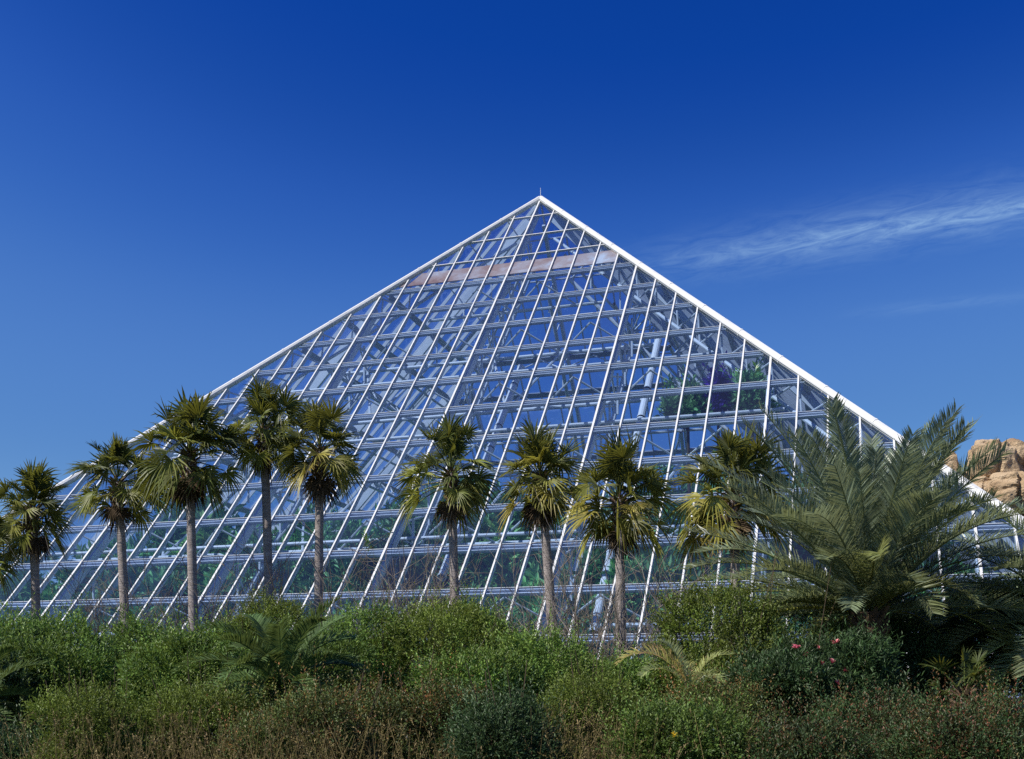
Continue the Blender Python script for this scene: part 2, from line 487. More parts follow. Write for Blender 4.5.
for fi, F in enumerate(FACES):
    # glazing, pane by pane, clipped by the hips
    gm = MB()
    vsn = [0.05] + ROWS + [VB]
    for a in range(len(vsn) - 1):
        v0, v1 = vsn[a], vsn[a + 1]
        for k in range(-25, 25):
            u0, u1 = k * S, (k + 1) * S
            if min(abs(u0), abs(u1)) >= v1:
                continue
            sgn = 1 if k >= 0 else -1
            a0, a1 = (u0, u1) if k >= 0 else (-u1, -u0)      # 0 <= a0 < a1
            poly = [(a0, v0), (a1, v0), (a1, v1), (a0, v1)]
            outp = []
            for i in range(4):
                A, B = poly[i], poly[(i + 1) % 4]
                ia, ib = A[0] <= A[1] + 1e-9, B[0] <= B[1] + 1e-9
                if ia:
                    outp.append(A)
                if ia != ib:
                    da, db = A[0] - A[1], B[0] - B[1]
                    tt = da / (da - db)
                    outp.append((A[0] + tt * (B[0] - A[0]), A[1] + tt * (B[1] - A[1])))
            if len(outp) < 3:
                continue
            tx, ty = rnd.gauss(0, 0.005), rnd.gauss(0, 0.005)
            mu = sum(x for x, _ in outp) / len(outp)
            mv = sum(y for _, y in outp) / len(outp)
            gm.add([F.p(sgn * x, y, tx * (x - mu) + ty * (y - mv)) for x, y in (outp[::-1] if sgn > 0 else outp)], [list(range(len(outp)))])
    gm.build('glazing', M['dusty' if fi == 1 else 'glass'], pyr)
    # glazing bars
    rest = MB()
    for k in range(-24, 25):
        u = k * S
        major = k % 6 == 0
        mb = MB() if fi in (0, 2) else rest
        v0 = abs(u) + 0.12
        if v0 > VB - 0.2:
            continue
        mb.beam(F.p(u, v0), F.p(u, VB), F.n, 0.092 if major else 0.068, 0.055, -0.16)
        if major:
            rb = MB()
            rb.beam(F.p(u, v0 + 0.9, -0.163), F.p(u, VB, -0.163), F.n, 0.20, 0, -0.38)
            rb.build('rafter', M['steel'], pyr)
        if fi in (0, 2):
            mb.build('glazing_bar', M['white'], pyr)
    if fi in (1, 3):
        tag(rest.build('glazing_bar', M['white'], pyr), 'white glazing bars of a side face', kind='stuff')
    # transoms with a purlin beam and a service pipe behind
    for j, v in enumerate(ROWS):
        mb = MB()
        w = v - 0.1
        mb.beam(F.p(-w, v), F.p(w, v), F.n, 0.06 if j < 3 else 0.035, 0.03 if j < 3 else 0.012, -0.10)
        mb.build('transom', M['white'] if j < 3 else M['purlin'], pyr)
        if j >= 3:
            pm = MB()
            wi = inner_v(v, -0.13) - 0.22
            pm.beam(F.p(-wi, v + 0.10, -0.115), F.p(wi, v + 0.10, -0.115), F.n, 0.36, 0, -0.05)
            pm.build('purlin', M['purlin'], pyr)
            pp = MB()
            for q_ in (0.07, 0.21):
                wo_ = v + q_ - 0.24
                pp.beam(F.p(-wo_, v + q_), F.p(wo_, v + q_), F.n, 0.046, -0.012, -0.11)
            wi2 = inner_v(v + 0.05, -0.9) - 0.3
            if j in (4, 6, 8, 11):
                pp.tube(F.p(-wi2, v + 0.55, -1.0), F.p(wi2, v + 0.55, -1.0), 0.085, sides=8)
            pp.build('pipe_rail', M['white'], pyr)
    # sloping trusses under the major bars
    for k in range(-18, 19, 6):
        u = k * S
        tm = MB()
        o0, o1 = -0.65, -2.3
        vs_ = [v for v in ROWS if inner_v(v, o1) > abs(u) + 0.6]
        if len(vs_) < 3:
            continue
        tm.tube(F.p(u, vs_[0], o1), F.p(u, VB - 0.5, o1), 0.13, sides=8)
        for i, v in enumerate(vs_):
            nxt = vs_[i + 1] if i + 1 < len(vs_) else VB - 0.5
            if fi in (0, 2) or i % 2 == 0:
                tm.tube(F.p(u, v, o0), F.p(u, v, o1), 0.055)
            if fi == 0:
                tm.tube(F.p(u, v, o1), F.p(u, nxt, o0), 0.05)
            # vertical hanger and the strut that meets it
            top = F.p(u + 0.3, v, -0.5)
            tm.beam(top, top - np.array([0, 0, 2.0]), F.rot(np.array([0, 1.0, 0])), 0.09, 0, 0.09)
        tm.build('rib_truss', M['steel'], pyr)
    # horizontal trusses in every other row
    for j in range(3, len(ROWS) if fi == 0 else 9, 2):
        v = ROWS[j]
        o0, o1 = -0.5, -2.1
        w1 = inner_v(v, o1) - 0.5
        if w1 < 2:
            continue
        hm = MB()
        hm.tube(F.p(-w1, v, o1), F.p(w1, v, o1), 0.10, sides=8)
        step = 3 * S
        n = int(w1 / step)
        for q_ in range(-n, n):
            ua, ub = q_ * step, (q_ + 1) * step
            um = (ua + ub) / 2
            hm.tube(F.p(ua, v, o1), F.p(um, v, o0), 0.05)
            hm.tube(F.p(um, v, o0), F.p(ub, v, o1), 0.05)
            if j % 4 == 1 and j + 2 < len(ROWS) and fi in (0, 2) and q_ % 2 == 0:
                hm.tube(F.p(ua, v, o1), F.p(um, ROWS[j + 2], o1), 0.07)
                hm.tube(F.p(um, ROWS[j + 2], o1), F.p(ub, v, o1), 0.07)
        hm.build('ring_truss', M['steel'], pyr)

# hips
for sx_, sy_ in ((1, -1), (1, 1), (-1, 1), (-1, -1)):
    nh = np.array([sx_ * MS / 2, sy_ * MS / 2, 1.0])
    a, b = np.array([0, 0, APEX]), np.array([sx_ * VB, sy_ * VB, APEX - MS * VB])
    hb = MB()
    nu = nh / np.linalg.norm(nh)
    hb.tube(a + nu * 0.06, b + nu * 0.06, 0.175, sides=8)
    hb.beam(a + (b - a) * 0.02 + nu * 0.05, b + nu * 0.05, nu, 0.40, 0.03, -0.03)
    for i in range(1, 16):
        c_ = a + (b - a) * (i / 16.0) + nu * 0.06
        dl = (b - a) / np.linalg.norm(b - a) * 0.05
        hb.tube(c_ - dl, c_ + dl, 0.192, sides=8)
    hp = hb.build('hip_beam', M['white'], pyr)
    hi = MB()
    hi.tube(a + (b - a) * 0.06 - nu * 1.5, a + (b - a) * 0.98 - nu * 1.5, 0.09, sides=8)
    for i in range(4, 24):
        t0, t1 = i / 24.5, (i + 0.5) / 24.5
        hi.tube(a + (b - a) * t0 - nu * 0.25, a + (b - a) * t1 - nu * 1.5, 0.05)
        hi.tube(a + (b - a) * t1 - nu * 1.5, a + (b - a) * (t0 + 1 / 24.5) - nu * 0.25, 0.05)
    hi.build('hip_truss', M['steel'], pyr)
cap = MB()
r_ = 0.26
zt = APEX + 0.16
cap.add([(-r_, -r_, zt - r_ * MS), (r_, -r_, zt - r_ * MS), (r_, r_, zt - r_ * MS), (-r_, r_, zt - r_ * MS), (0, 0, zt + 0.02)],
        [(0, 1, 4), (1, 2, 4), (2, 3, 4), (3, 0, 4)])
cap.build('apex_cap', M['white'], pyr)
rod = MB()
rod.tube((0, 0, APEX + 0.1), (0, 0, APEX + 0.75), 0.022, 0.012, 6)
rod.build('lightning_rod', M['steel'], pyr)
# weathered strip just under the glass near the top of the front face
F = FACES[0]
bm_ = MB()
for k in range(-6, 5):
    v0, v1 = 4.74 * S, 5.56 * S
    ul0, ur0, ul1, ur1 = k * S + 0.05, (k + 1) * S - 0.05, k * S + 0.05, (k + 1) * S - 0.05
    if k == -6:
        ul0, ul1 = -4.55 * S, -5.35 * S
        ur0 = ur1 = -5 * S - 0.05
        ul0 = ur0 - 0.02
    if k == -5:
        ul0 = -4.5 * S
    vv_ = [F.p(ul0, v0, -0.04), F.p(ur0, v0, -0.04), F.p(ur1, v1, -0.04), F.p(ul1, v1, -0.04)]
    vv_ += [q_ - F.n * 0.05 for q_ in vv_]
    bm_.add(vv_, [(3, 2, 1, 0), (4, 5, 6, 7), (0, 1, 5, 4), (1, 2, 6, 5), (2, 3, 7, 6), (3, 0, 4, 7)])
bm_.build('weathered_strip', M['band'], pyr)
# round white air ducts that climb inside the front face
for (u, va, vb, off) in ((7.3 * S, 9.2 * S, 21.3 * S, -1.5), (1.6 * S, 9.8 * S, 19.2 * S, -1.7)):
    dm = MB()
    n = 9
    for i in range(n):
        a0 = va + (vb - va) * i / n
        a1 = va + (vb - va) * (i + 0.95) / n
        vv = [a0, a0 + 0.06, a0 + 0.061, a1 - 0.061, a1 - 0.06, a1]
        rr = [0.21, 0.21, 0.185, 0.185, 0.21, 0.21]
        dm.path([F.p(u, x, off) for x in vv], rr, 12)
    dm.build('air_duct', M['duct'], pyr, smooth=False)
# plinth
pb = MB()
zb = APEX - MS * VB
for F in FACES:
    a, b = F.rot(np.array([-VB - 0.2, -VB + 0.1, 0])), F.rot(np.array([VB - 0.4, -VB + 0.1, 0]))
    pb.beam(a - np.array([0, 0, 0.3]), b - np.array([0, 0, 0.3]), np.array([0, 0, 1.0]), 0.6, 0, 0.3 + zb - 0.05)
pb.build('plinth', M['concrete'], pyr)


# ------------------------------------------------------------------ leaves and sprigs
def leaf_quads(mb, base, d, nrm, L, W, tone):
    """one folded leaf per row: base point, direction, face normal, length, width"""
    d = unit(d)
    s = unit(np.cross(d, nrm))
    n = np.cross(s, d)
    L = np.broadcast_to(np.asarray(L, float), (len(base),))[:, None]
    W = np.broadcast_to(np.asarray(W, float), (len(base),))[:, None]
    v = np.stack([base, base + d * L * 0.5 + s * W * 0.5 + n * W * 0.18, base + d * L - n * L * 0.12, base + d * L * 0.5 - s * W * 0.5 + n * W * 0.18], 1)
    k = np.arange(len(base))[:, None] * 4 + np.arange(4)[None, :]
    mb.add(v.reshape(-1, 3), k, np.repeat(np.broadcast_to(tone, (len(base),)), 4))


def sprigs(mb, rng, base, dirs, length, nl, L, W, tone, spread=0.9, up=0.25):
    """short twigs at base along dirs, each with nl leaves around it"""
    n = len(base)
    dirs = unit(dirs)
    t = (np.arange(nl) + 0.5) / nl
    ln = np.broadcast_to(np.asarray(length, float), (n,))
    p = base[:, None, :] + dirs[:, None, :] * (ln[:, None, None] * t[None, :, None])
    rv = rng.normal(size=(n, nl, 3))
    rv -= (rv * dirs[:, None, :]).sum(-1, keepdims=True) * dirs[:, None, :]
    rv = unit(rv)
    d = dirs[:, None, :] * (0.55 + 0.5 * t[None, :, None]) + rv * spread
    d[..., 2] += up
    nr = dirs[:, None, :] + rng.normal(size=(n, nl, 3)) * 0.5
    nr[..., 2] += 0.6
    sc = rng.uniform(0.65, 1.25, (n, nl))
    tn = np.clip(np.broadcast_to(np.asarray(tone, float)[..., None] if np.ndim(tone) else tone, (n, nl)) + rng.normal(0, 0.12, (n, nl)) + 0.12 * (t[None, :] - 0.5), 0, 1)
    leaf_quads(mb, p.reshape(-1, 3), d.reshape(-1, 3), nr.reshape(-1, 3), (L * sc).ravel(), (W * sc).ravel(), tn.ravel())


def lobe_points(rng, lobes, n, deep=0.10, low=-0.35):
    """points near the surface of a union of ellipsoids, with outward directions"""
    C_ = np.array([l[:3] for l in lobes])
    R_ = np.array([l[3:6] for l in lobes])
    wgt = (R_[:, 0] * R_[:, 1] + R_[:, 0] * R_[:, 2]) ** 1.0
    pts, nrm = [], []
    need = n
    while need > 0:
        m = int(need * 2.0) + 50
        i = rng.choice(len(lobes), m, p=wgt / wgt.sum())
        d = unit(rng.normal(size=(m, 3)))
        rr = 1 - np.abs(rng.normal(0, deep, m))
        wob = 1 + 0.17 * np.sin(d[:, 0] * 6 + i * 2.1) * np.cos(d[:, 1] * 5 + i) + 0.10 * np.sin(d[:, 2] * 11 + i * 1.3 + d[:, 0] * 5)
        p = C_[i] + d * R_[i] * (rr * wob)[:, None]
        ok = (d[:, 2] > low) & (p[:, 2] > 0.05)
        qd = (((p[:, None, :] - C_[None]) / R_[None]) ** 2).sum(-1)
        qd[np.arange(m), i] = 9
        ok &= (qd.min(1) > 0.62)
        p, nn = p[ok], unit(d[ok] / R_[i[ok]])
        pts.append(p)
        nrm.append(nn)
        need -= len(p)
    return np.concatenate(pts)[:n], np.concatenate(nrm)[:n]


def make_lobes(rng, w, dpt, h, n):
    ls = [(0, 0, h * 0.42, w * 0.34, dpt * 0.34, h * 0.38)]
    for _ in range(n):
        a = rng.uniform(0, 2 * pi)
        r = rng.uniform(0.2, 0.75)
        hh = rng.uniform(0.28, 0.86 - 0.35 * max(0, r - 0.35)) * h
        s = rng.uniform(0.15, 0.30)
        ls.append((cos(a) * r * w * 0.5, sin(a) * r * dpt * 0.5, hh, w * s, dpt * s, min(h * rng.uniform(0.13, 0.25), h * 1.06 - hh)))
    return ls


def bush_parts(seed, w, dpt, h, nsprig, L, W, mat, nl=9, ln=0.22, tip=None, tone=0.45, lobes=9, name_leaf='foliage', bare=0, bloom=None, blades=0):
    """a shrub at the origin: foliage mesh and stems mesh, both returned without a parent"""
    rng = np.random.default_rng(seed)
    lb = make_lobes(rng, w, dpt, h, lobes)
    nsprig = int(nsprig * 1.5)
    L, W = L * 0.9, W * 0.95
    p, n = lobe_points(rng, lb, nsprig)
    tn = np.full(len(p), tone) + rng.normal(0, 0.08, len(p))
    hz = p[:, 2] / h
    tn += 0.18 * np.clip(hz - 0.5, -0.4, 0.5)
    if tip:
        hot = (rng.random(len(p)) < tip * np.clip(hz * 1.3, 0.2, 1.2)) & (np.sin(p[:, 0] * 3.1 + seed) + np.cos(p[:, 1] * 2.7 + p[:, 2] * 3) > -0.6)
        tn = np.where(hot, rng.uniform(0.72, 1.0, len(p)), np.minimum(tn, 0.62))
    d = n * 0.8 + rng.normal(size=p.shape) * 0.35
    d[:, 2] += 0.55
    mb = MB()
    sprigs(mb, rng, p - unit(d) * ln * 0.5, d, ln * rng.uniform(0.6, 1.5, len(p)), nl, L, W, tn)
    # long new shoots that break the outline
    sh_ = np.where((n[:, 2] > 0.1) & (rng.random(len(p)) < 0.11))[0]
    if len(sh_):
        ds_ = n[sh_] * 0.45 + np.array([0, 0, 0.9]) + rng.normal(size=(len(sh_), 3)) * 0.25
        sprigs(mb, rng, p[sh_], ds_, ln * rng.uniform(1.3, 3.2, len(sh_)), 12, L * 0.95, W * 0.9, np.clip(tn[sh_] + 0.12, 0, 1))
    # inner leaves so that the shrub is not hollow
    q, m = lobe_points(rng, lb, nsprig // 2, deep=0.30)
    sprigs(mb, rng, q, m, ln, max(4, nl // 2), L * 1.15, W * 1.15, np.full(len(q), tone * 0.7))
    fol = mb.build(name_leaf, mat)
    st = MB()
    for _ in range(9 + bare):
        a = lb[rng.integers(len(lb))]
        e = np.array(a[:3]) + rng.normal(size=3) * np.array(a[3:6]) * 0.5
        if bare and rng.random() < 0.6:
            e[2] = h * rng.uniform(0.9, 1.25)
        b = rng.normal(0, 0.12, 3) * np.array([w / 2, dpt / 2, 0])
        mid = (b + e) / 2 + rng.normal(0, 0.08 * h, 3)
        st.path([b, mid, e], [0.022, 0.012, 0.004], 5)
    stm = st.build('stem', M['stem'])
    parts = [fol, stm]
    if bloom:
        bmn, cnt, size = bloom
        fb = MB()
        ix = rng.choice(len(p), cnt * 30)
        ok = [i for i in ix if p[i, 2] > 0.70 * h and n[i, 1] < 0.2 and abs(p[i, 0] - 0.12) < 0.24 * w][:cnt]
        pb_ = p[ok] + n[ok] * 0.10
        sprigs(fb, rng, pb_, n[ok] + np.array([0, 0, 0.6]), size * 0.4, 9, size, size * 0.7, rng.uniform(0, 1, len(ok)), spread=1.4)
        parts.append(fb.build('blossom', M[bmn]))
    return parts


def place(parts, name, loc, rz, sc, label, cat, group=None):
    r = empty(name, loc, rz, label, cat, group)
    r.scale = sc
    for o in parts:
        o.parent = r
    return r


# ------------------------------------------------------------------ jungle inside the pyramid
rng = np.random.default_rng(77)
jm = MB()
for it_ in range(430):
    x, y = rng.uniform(-27, 27, 2)
    if it_ > 150:
        x, y = rng.uniform(-21, 21), rng.uniform(-3, 10)
    if it_ > 190:
        x, y = rng.uniform(-26, -6), rng.uniform(-22, 8)
    if it_ > 240:
        x, y = rng.uniform(-25, 25), rng.uniform(-27.5, -17)
    edge = max(abs(x), abs(y))
    room = APEX - MS * edge - (3.2 if it_ <= 240 else 2.2)
    if room < 1.4:
        continue
    hgt = min(room, rng.uniform(2.2, 10.5) * (1.0 if y < 5 else 1.25))
    wd = rng.uniform(2.5, 5.5)
    if it_ > 150:
        hgt, wd = min(room, rng.uniform(11, 17) if it_ <= 190 else rng.uniform(7, 13)), rng.uniform(5, 8) if it_ <= 190 else rng.uniform(3.5, 6)
    if it_ > 240:
        hgt, wd = room * rng.uniform(0.5, 1.0), rng.uniform(2.0, 3.6)
    lb = make_lobes(rng, min(wd, hgt * 1.2), min(wd, hgt * 1.2), hgt, 6)
    p, n = lobe_points(rng, lb, 200 if it_ <= 150 else 420, deep=0.2)
    p = p + np.array([x, y, 0.1])
    big = rng.uniform(0.9, 2.1)
    d = n + np.array([0, 0, 0.4])
    sprigs(jm, rng, p, d, 0.5, 7, 0.36 * big, 0.13 * big, np.full(len(p), rng.uniform(0.15, 0.85)))
tag(jm.build('jungle_foliage', M['jungle']), 'mass of tropical plants growing behind the panes of the pyramid', 'foliage', kind='stuff')


def indoor(px, py, back, mat, w, h, label, cat, name, seed):
    """a plant inside, `back` metres behind the front pane at that spot of the picture"""
    dcol = FW + RT * ((px - 512.0) / FOC) + np.array([0, 0, (HORIZ - py) / FOC])
    # ray / plane of the front face: z = APEX + MS*y
    tt = (APEX + MS * CAM[1] - CAM[2]) / (dcol[2] - MS * dcol[1])
    p = CAM + dcol * (tt + back)
    pr = bush_parts(seed, w, w, h, 170, 0.34, 0.13, mat, nl=8, ln=0.45, lobes=7)
    for o in pr:
        if o.name.startswith('stem'):
            o.data.materials[0] = M['stem']
    st = MB()
    zb_ = p[2] - h / 2
    st.path([(0, 0, -zb_), (0.1, 0, -zb_ / 2), (0, 0, h * 0.4)], [0.14, 0.11, 0.06], 7)
    pr.append(st.build('trunk', M['stem']))
    place(pr, name, (p[0], p[1], zb_), 0.3, (1, 1, 1), label, cat)


indoor(392, 575, 2.6, M['bright'], 3.2, 2.4, 'bright green leafy plant behind the lowest panes of the pyramid', 'plant', 'indoor_plant', 301)
indoor(718, 402, 3.0, M['violet'], 1.2, 2.2, 'violet flowering plant high up behind the right side panes', 'plant', 'flowering_plant', 302)
indoor(752, 404, 3.0, M['jungle'], 1.6, 2.3, 'tall dark green plant beside the violet one behind the glass', 'plant', 'indoor_plant', 303)
indoor(688, 412, 3.2, M['jungle'], 2.0, 1.8, 'round green plant left of the violet one behind the glass', 'plant', 'indoor_plant', 304)


# ------------------------------------------------------------------ fan palms
def fan_leaf(mb, rng, base, d, up, plen, R_, droop, tone, segs=24, fold=0.5):
    """one palmate frond: petiole from base along d, then a pleated fan with drooping tips"""
    d = unit(d)
    sag = np.array([0, 0, -1.0])
    pts = [base]
    cur = d.copy()
    for i in range(4):
        cur = unit(cur + sag * 0.07 * droop)
        pts.append(pts[-1] + cur * plen / 4)
    mb.path(pts, [0.020, 0.017, 0.014, 0.012, 0.010], 4, tone=min(1, tone + 0.15))
    hub = pts[-1]
    ax = unit(cur + sag * 0.35 * droop)
    side = unit(np.cross(ax, up))
    nn = np.cross(side, ax)
    th = np.linspace(-1.95, 1.95, segs) + rng.normal(0, 0.03, segs)
    wdt = 3.9 / segs
    rl = R_ * (0.80 + 0.2 * np.cos(th * 0.75)) * rng.uniform(0.78, 1.12, segs)
    dirs = ax[None] * np.cos(th)[:, None] + side[None] * np.sin(th)[:, None] + nn[None] * (0.30 * np.abs(np.sin(th)))[:, None] * fold * 2
    dirs = unit(dirs)
    sd = unit(np.cross(dirs, nn[None]))
    fr = np.array([0.04, 0.45, 0.72, 1.0])
    wf = np.array([0.3, 1.0, 0.62, 0.04])
    V = []
    for f_, w_ in zip(fr, wf):
        c = hub[None] + dirs * (rl * f_)[:, None]
        c = c + sag[None] * (rl * droop * 0.42 * max(0, f_ - 0.35) ** 1.6 * rng.uniform(0.7, 1.5, segs))[:, None]
        hw = (rl * 0.45 * wdt * 0.5 * w_)[:, None]
        V += [c - sd * hw - nn[None] * hw * 0.35, c + nn[None] * hw * 0.45, c + sd * hw - nn[None] * hw * 0.35]
    V = np.stack(V, 1)                       # segs, 12, 3
    fq = []
    for r in range(3):
        for s in range(2):
            fq.append((r * 3 + s, r * 3 + s + 1, r * 3 + s + 4, r * 3 + s + 3))
    fq = np.array(fq)
    k = (np.arange(segs)[:, None, None] * 12 + fq[None]).reshape(-1, 4)
    tn = np.tile(np.repeat(np.array([0.02, 0.0, 0.04, 0.16]), 3), segs) + tone
    mb.add(V.reshape(-1, 3), k, np.clip(tn, 0, 1))


def fan_palm(seed, height, rad_b, rad_t, lean, nfr=34, R_=0.74, plen=0.72, label='', group=None, loc=(0, 0, 0), skirt=12, mat='fan'):
    rng = np.random.default_rng(seed)
    root = empty('fan_palm', loc, 0, label, 'palm tree', group)
    n = 34
    z = np.linspace(-0.15, height, n)
    t = z / height
    cx_ = lean[0] * t ** 1.6
    cy_ = lean[1] * t ** 1.6
    rr = rad_b + (rad_t - rad_b) * np.clip(t, 0, 1) + 0.10 * np.exp(-np.clip(z, 0, None) * 2.2)
    rr = rr * (1 + 0.035 * np.sin(z * 21 + seed) + rng.normal(0, 0.018, n))
    tb = MB()
    tb.path(np.stack([cx_, cy_, z], 1), rr, 14)
    tb.build('trunk', M['bark'], root, smooth=True)
    top = np.array([lean[0], lean[1], height])
    # old leaf bases under the crown
    bt = MB()
    for i in range(46):
        a = i * 2.39996
        zz = height - 0.75 + 0.85 * (i / 46)
        bd = np.array([cos(a), sin(a), 0.9])
        p = np.array([lean[0], lean[1], zz]) + np.array([cos(a), sin(a), 0]) * rad_t * 0.85
        bt.path([p, p + unit(bd) * rng.uniform(0.12, 0.26)], [0.045, 0.022], 4)
    bt.build('leaf_base', M['boots'], root)
    cr = MB()
    nfr = int(nfr * 1.3)
    for i in range(nfr):
        f = (i + 0.5) / nfr
        el = rad(88 - 108 * f ** 0.95 + rng.normal(0, 12))
        a = i * 2.39996 + rng.normal(0, 0.35)
        d = np.array([cos(a) * cos(el), sin(a) * cos(el), sin(el)])
        up = np.array([-cos(a) * sin(el), -sin(a) * sin(el), cos(el)]) + rng.normal(0, 0.5, 3)
        tone = np.clip(0.20 + 0.40 * f ** 1.6 + rng.normal(0, 0.10), 0, 0.8)  # lower fronds yellower: maturity, plus translucent glow painted into the tone
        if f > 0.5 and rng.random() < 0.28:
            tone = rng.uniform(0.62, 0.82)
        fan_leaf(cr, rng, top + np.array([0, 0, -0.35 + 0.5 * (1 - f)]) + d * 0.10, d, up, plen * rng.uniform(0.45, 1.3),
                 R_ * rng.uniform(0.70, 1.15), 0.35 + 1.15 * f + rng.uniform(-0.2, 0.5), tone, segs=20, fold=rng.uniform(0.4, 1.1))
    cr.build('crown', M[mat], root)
    sk = MB()
    for i in range(skirt):
        a = i * 2.39996 + rng.normal(0, 0.3)
        el = rad(rng.uniform(-80, -48))
        d = np.array([cos(a) * cos(el), sin(a) * cos(el), sin(el)])
        up = np.array([-cos(a) * sin(el), -sin(a) * sin(el), cos(el)])
        fan_leaf(sk, rng, top + np.array([0, 0, -0.35]) + d * 0.1, d, up + rng.normal(0, 0.3, 3), 0.45 * rng.uniform(0.7, 1.1), 0.55 * rng.uniform(0.8, 1.1), 1.7,
                 rng.uniform(0.1, 0.9), segs=14, fold=0.3)
    sk.build('dead_frond_skirt', M['thatch'], root)
    return root


ROWG = 'row of fan palms in front of the glass pyramid'
PALMS = [  # crown column, crown row, trunk foot column, depth, fronds, size, label
    (-20, 546, -16, 30.0, 30, 1.0, 'fan palm at the left edge, only its drooping fronds in view'),
    (33, 511, 38, 30.5, 34, 0.98, 'short fan palm with a full crown, leftmost whole palm in the row'),
    (118, 482, 128, 30.0, 34, 1.04, 'fan palm whose crown brushes the taller one to its right, second whole palm'),
    (189, 455, 195, 29.0, 38, 1.12, 'stout fan palm with shaggy crown over the lower left hip of the pyramid'),
    (264, 430, 271, 30.0, 36, 1.06, 'tallest fan palm in the row, its crown just under the left hip beam'),
    (320, 452, 318, 29.5, 32, 0.98, 'slim fan palm with yellowed hanging fronds just right of the tallest one'),
    (451, 474, 457, 28.5, 34, 1.06, 'fan palm standing alone before the middle of the pyramid'),
    (540, 478, 557, 28.0, 34, 1.02, 'leaning fan palm whose crown sits left of its foot, right of the lone palm'),
    (619, 500, 622, 26.5, 38, 1.12, 'fan palm with bright yellow green lower fronds and a straight grey trunk'),
    (732, 495, 740, 26.0, 38, 1.15, 'fan palm half hidden behind the big feathery date palm'),
]
for i, (px, py, fx, d, nf, sc, lab) in enumerate(PALMS):
    foot = at(fx, d)
    top = at(px, d, py)
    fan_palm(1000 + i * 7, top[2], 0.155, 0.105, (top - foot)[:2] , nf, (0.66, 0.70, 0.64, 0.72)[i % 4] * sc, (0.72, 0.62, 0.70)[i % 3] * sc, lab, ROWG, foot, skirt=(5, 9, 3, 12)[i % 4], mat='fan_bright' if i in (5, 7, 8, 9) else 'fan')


# ------------------------------------------------------------------ feather palms
def feather(mb, rng, base, a, el, L, droop, tone, leaf=0.46, pairs=58, roll=0.0, vee=0.55):
    n = 16
    pts = [np.array(base, float)]
    e = el
    ds = []
    for i in range(n):
        e = el - droop * ((i + 1) / n) ** 1.5
        dd = np.array([cos(a) * cos(e), sin(a) * cos(e), sin(e)])
        ds.append(dd)
        pts.append(pts[-1] + dd * L / n)
    pts = np.array(pts)
    rr = 0.030 * (1 - np.linspace(0, 1, n + 1)) + 0.005
    mb.path(pts, rr * (L / 3.5), 4, tone=min(1.0, tone + 0.28))
    s = np.linspace(0.10, 0.995, pairs)
    ix = s * n
    i0 = np.minimum(ix.astype(int), n - 1)
    fr = (ix - i0)[:, None]
    c = pts[i0] * (1 - fr) + pts[i0 + 1] * fr
    dd = np.array(ds)[i0]
    side = np.array([-sin(a), cos(a), 0.0])[None].repeat(pairs, 0)
    side = unit(side * cos(roll) + np.cross(dd, side) * sin(roll))
    upv = np.cross(side, dd) * -1
    upv = np.where(upv[:, 2:3] < 0, -upv, upv)
    prof = leaf * np.clip(0.35 + 1.5 * s, 0, 1) * (1 - 0.55 * np.clip((s - 0.55) / 0.45, 0, 1) ** 1.6)
    for sg in (-1, 1):
        ll = (prof * rng.uniform(0.85, 1.12, pairs))[:, None]
        fwd = (0.55 + 0.75 * s)[:, None]
        v_ = vee + rng.normal(0, 0.15, pairs)[:, None]
        d0 = unit(side * sg + dd * fwd + upv * v_)
        d1 = unit(d0 + np.array([0, 0, -0.16]) + rng.normal(0, 0.06, (pairs, 3)))
        wv = unit(np.cross(d0, upv + rng.normal(0, 0.3, (pairs, 3)))) * 0.0135 * (leaf / 0.46) ** 0.3
        m1 = c + d0 * ll * 0.5
        m2 = m1 + d1 * ll * 0.5
        V = np.stack([c - wv * 0.5, c + wv * 0.5, m1 + wv, m1 - wv, m2 + wv * 0.12, m2 - wv * 0.12], 1)
        k = (np.arange(pairs)[:, None, None] * 6 + np.array([[0, 1, 2, 3], [3, 2, 4, 5]])[None]).reshape(-1, 4)
        mb.add(V.reshape(-1, 3), k, np.clip(np.repeat(tone + rng.normal(0, 0.06, pairs), 6) + np.tile([0, 0, 0.02, 0.02, 0.1, 0.1], pairs), 0, 1))


def feather_palm(name, seed, loc, th, rt, fronds, label, cat, leaf=0.46, pairs=58, dead=0, mat='date'):
    rng = np.random.default_rng(seed)
    root = empty(name, loc, 0, label, cat)
    tb = MB()
    z = np.linspace(-0.1, th, 14)
    tb.path(np.stack([0 * z, 0 * z, z], 1), rt * (1 + 0.08 * np.sin(z * 9)) * np.where(z > th - 0.3, 0.8, 1), 14)
    k = int(th * 60)
    for i in range(k):
        a = i * 2.39996
        zz = th * (i + 1) / k
        p = np.array([cos(a) * rt * 0.9, sin(a) * rt * 0.9, zz])
        b = unit(np.array([cos(a), sin(a), 1.1]))
        tb.path([p - b * 0.05, p + b * rng.uniform(0.10, 0.2) * rt / 0.3], [0.07 * rt / 0.3, 0.03 * rt / 0.3], 4)
    tb.build('trunk', M['boots'], root)
    cr = MB()
    for (az, el, L, dr, tone) in fronds:
        toward = (az - (VAZ - pi / 2) + pi) % (2 * pi) - pi
        if th > 3 and abs(toward) < 0.95 and el < rad(42):
            el = rad(rng.uniform(15, 75))
            L *= 0.62 if el < 0.7 else 0.85
            dr *= 1.1
        base = np.array([cos(az), sin(az), 0]) * rt * 0.45 + np.array([0, 0, th - 0.05 + 0.15 * sin(el)])
        feather(cr, rng, base, az, el, L, dr, tone, leaf, pairs, rng.normal(0, 0.22))
    cr.build('crown', M[mat], root)
    return root


VAZ = math.atan2(RT[1], RT[0])             # azimuth of the picture's right-hand direction


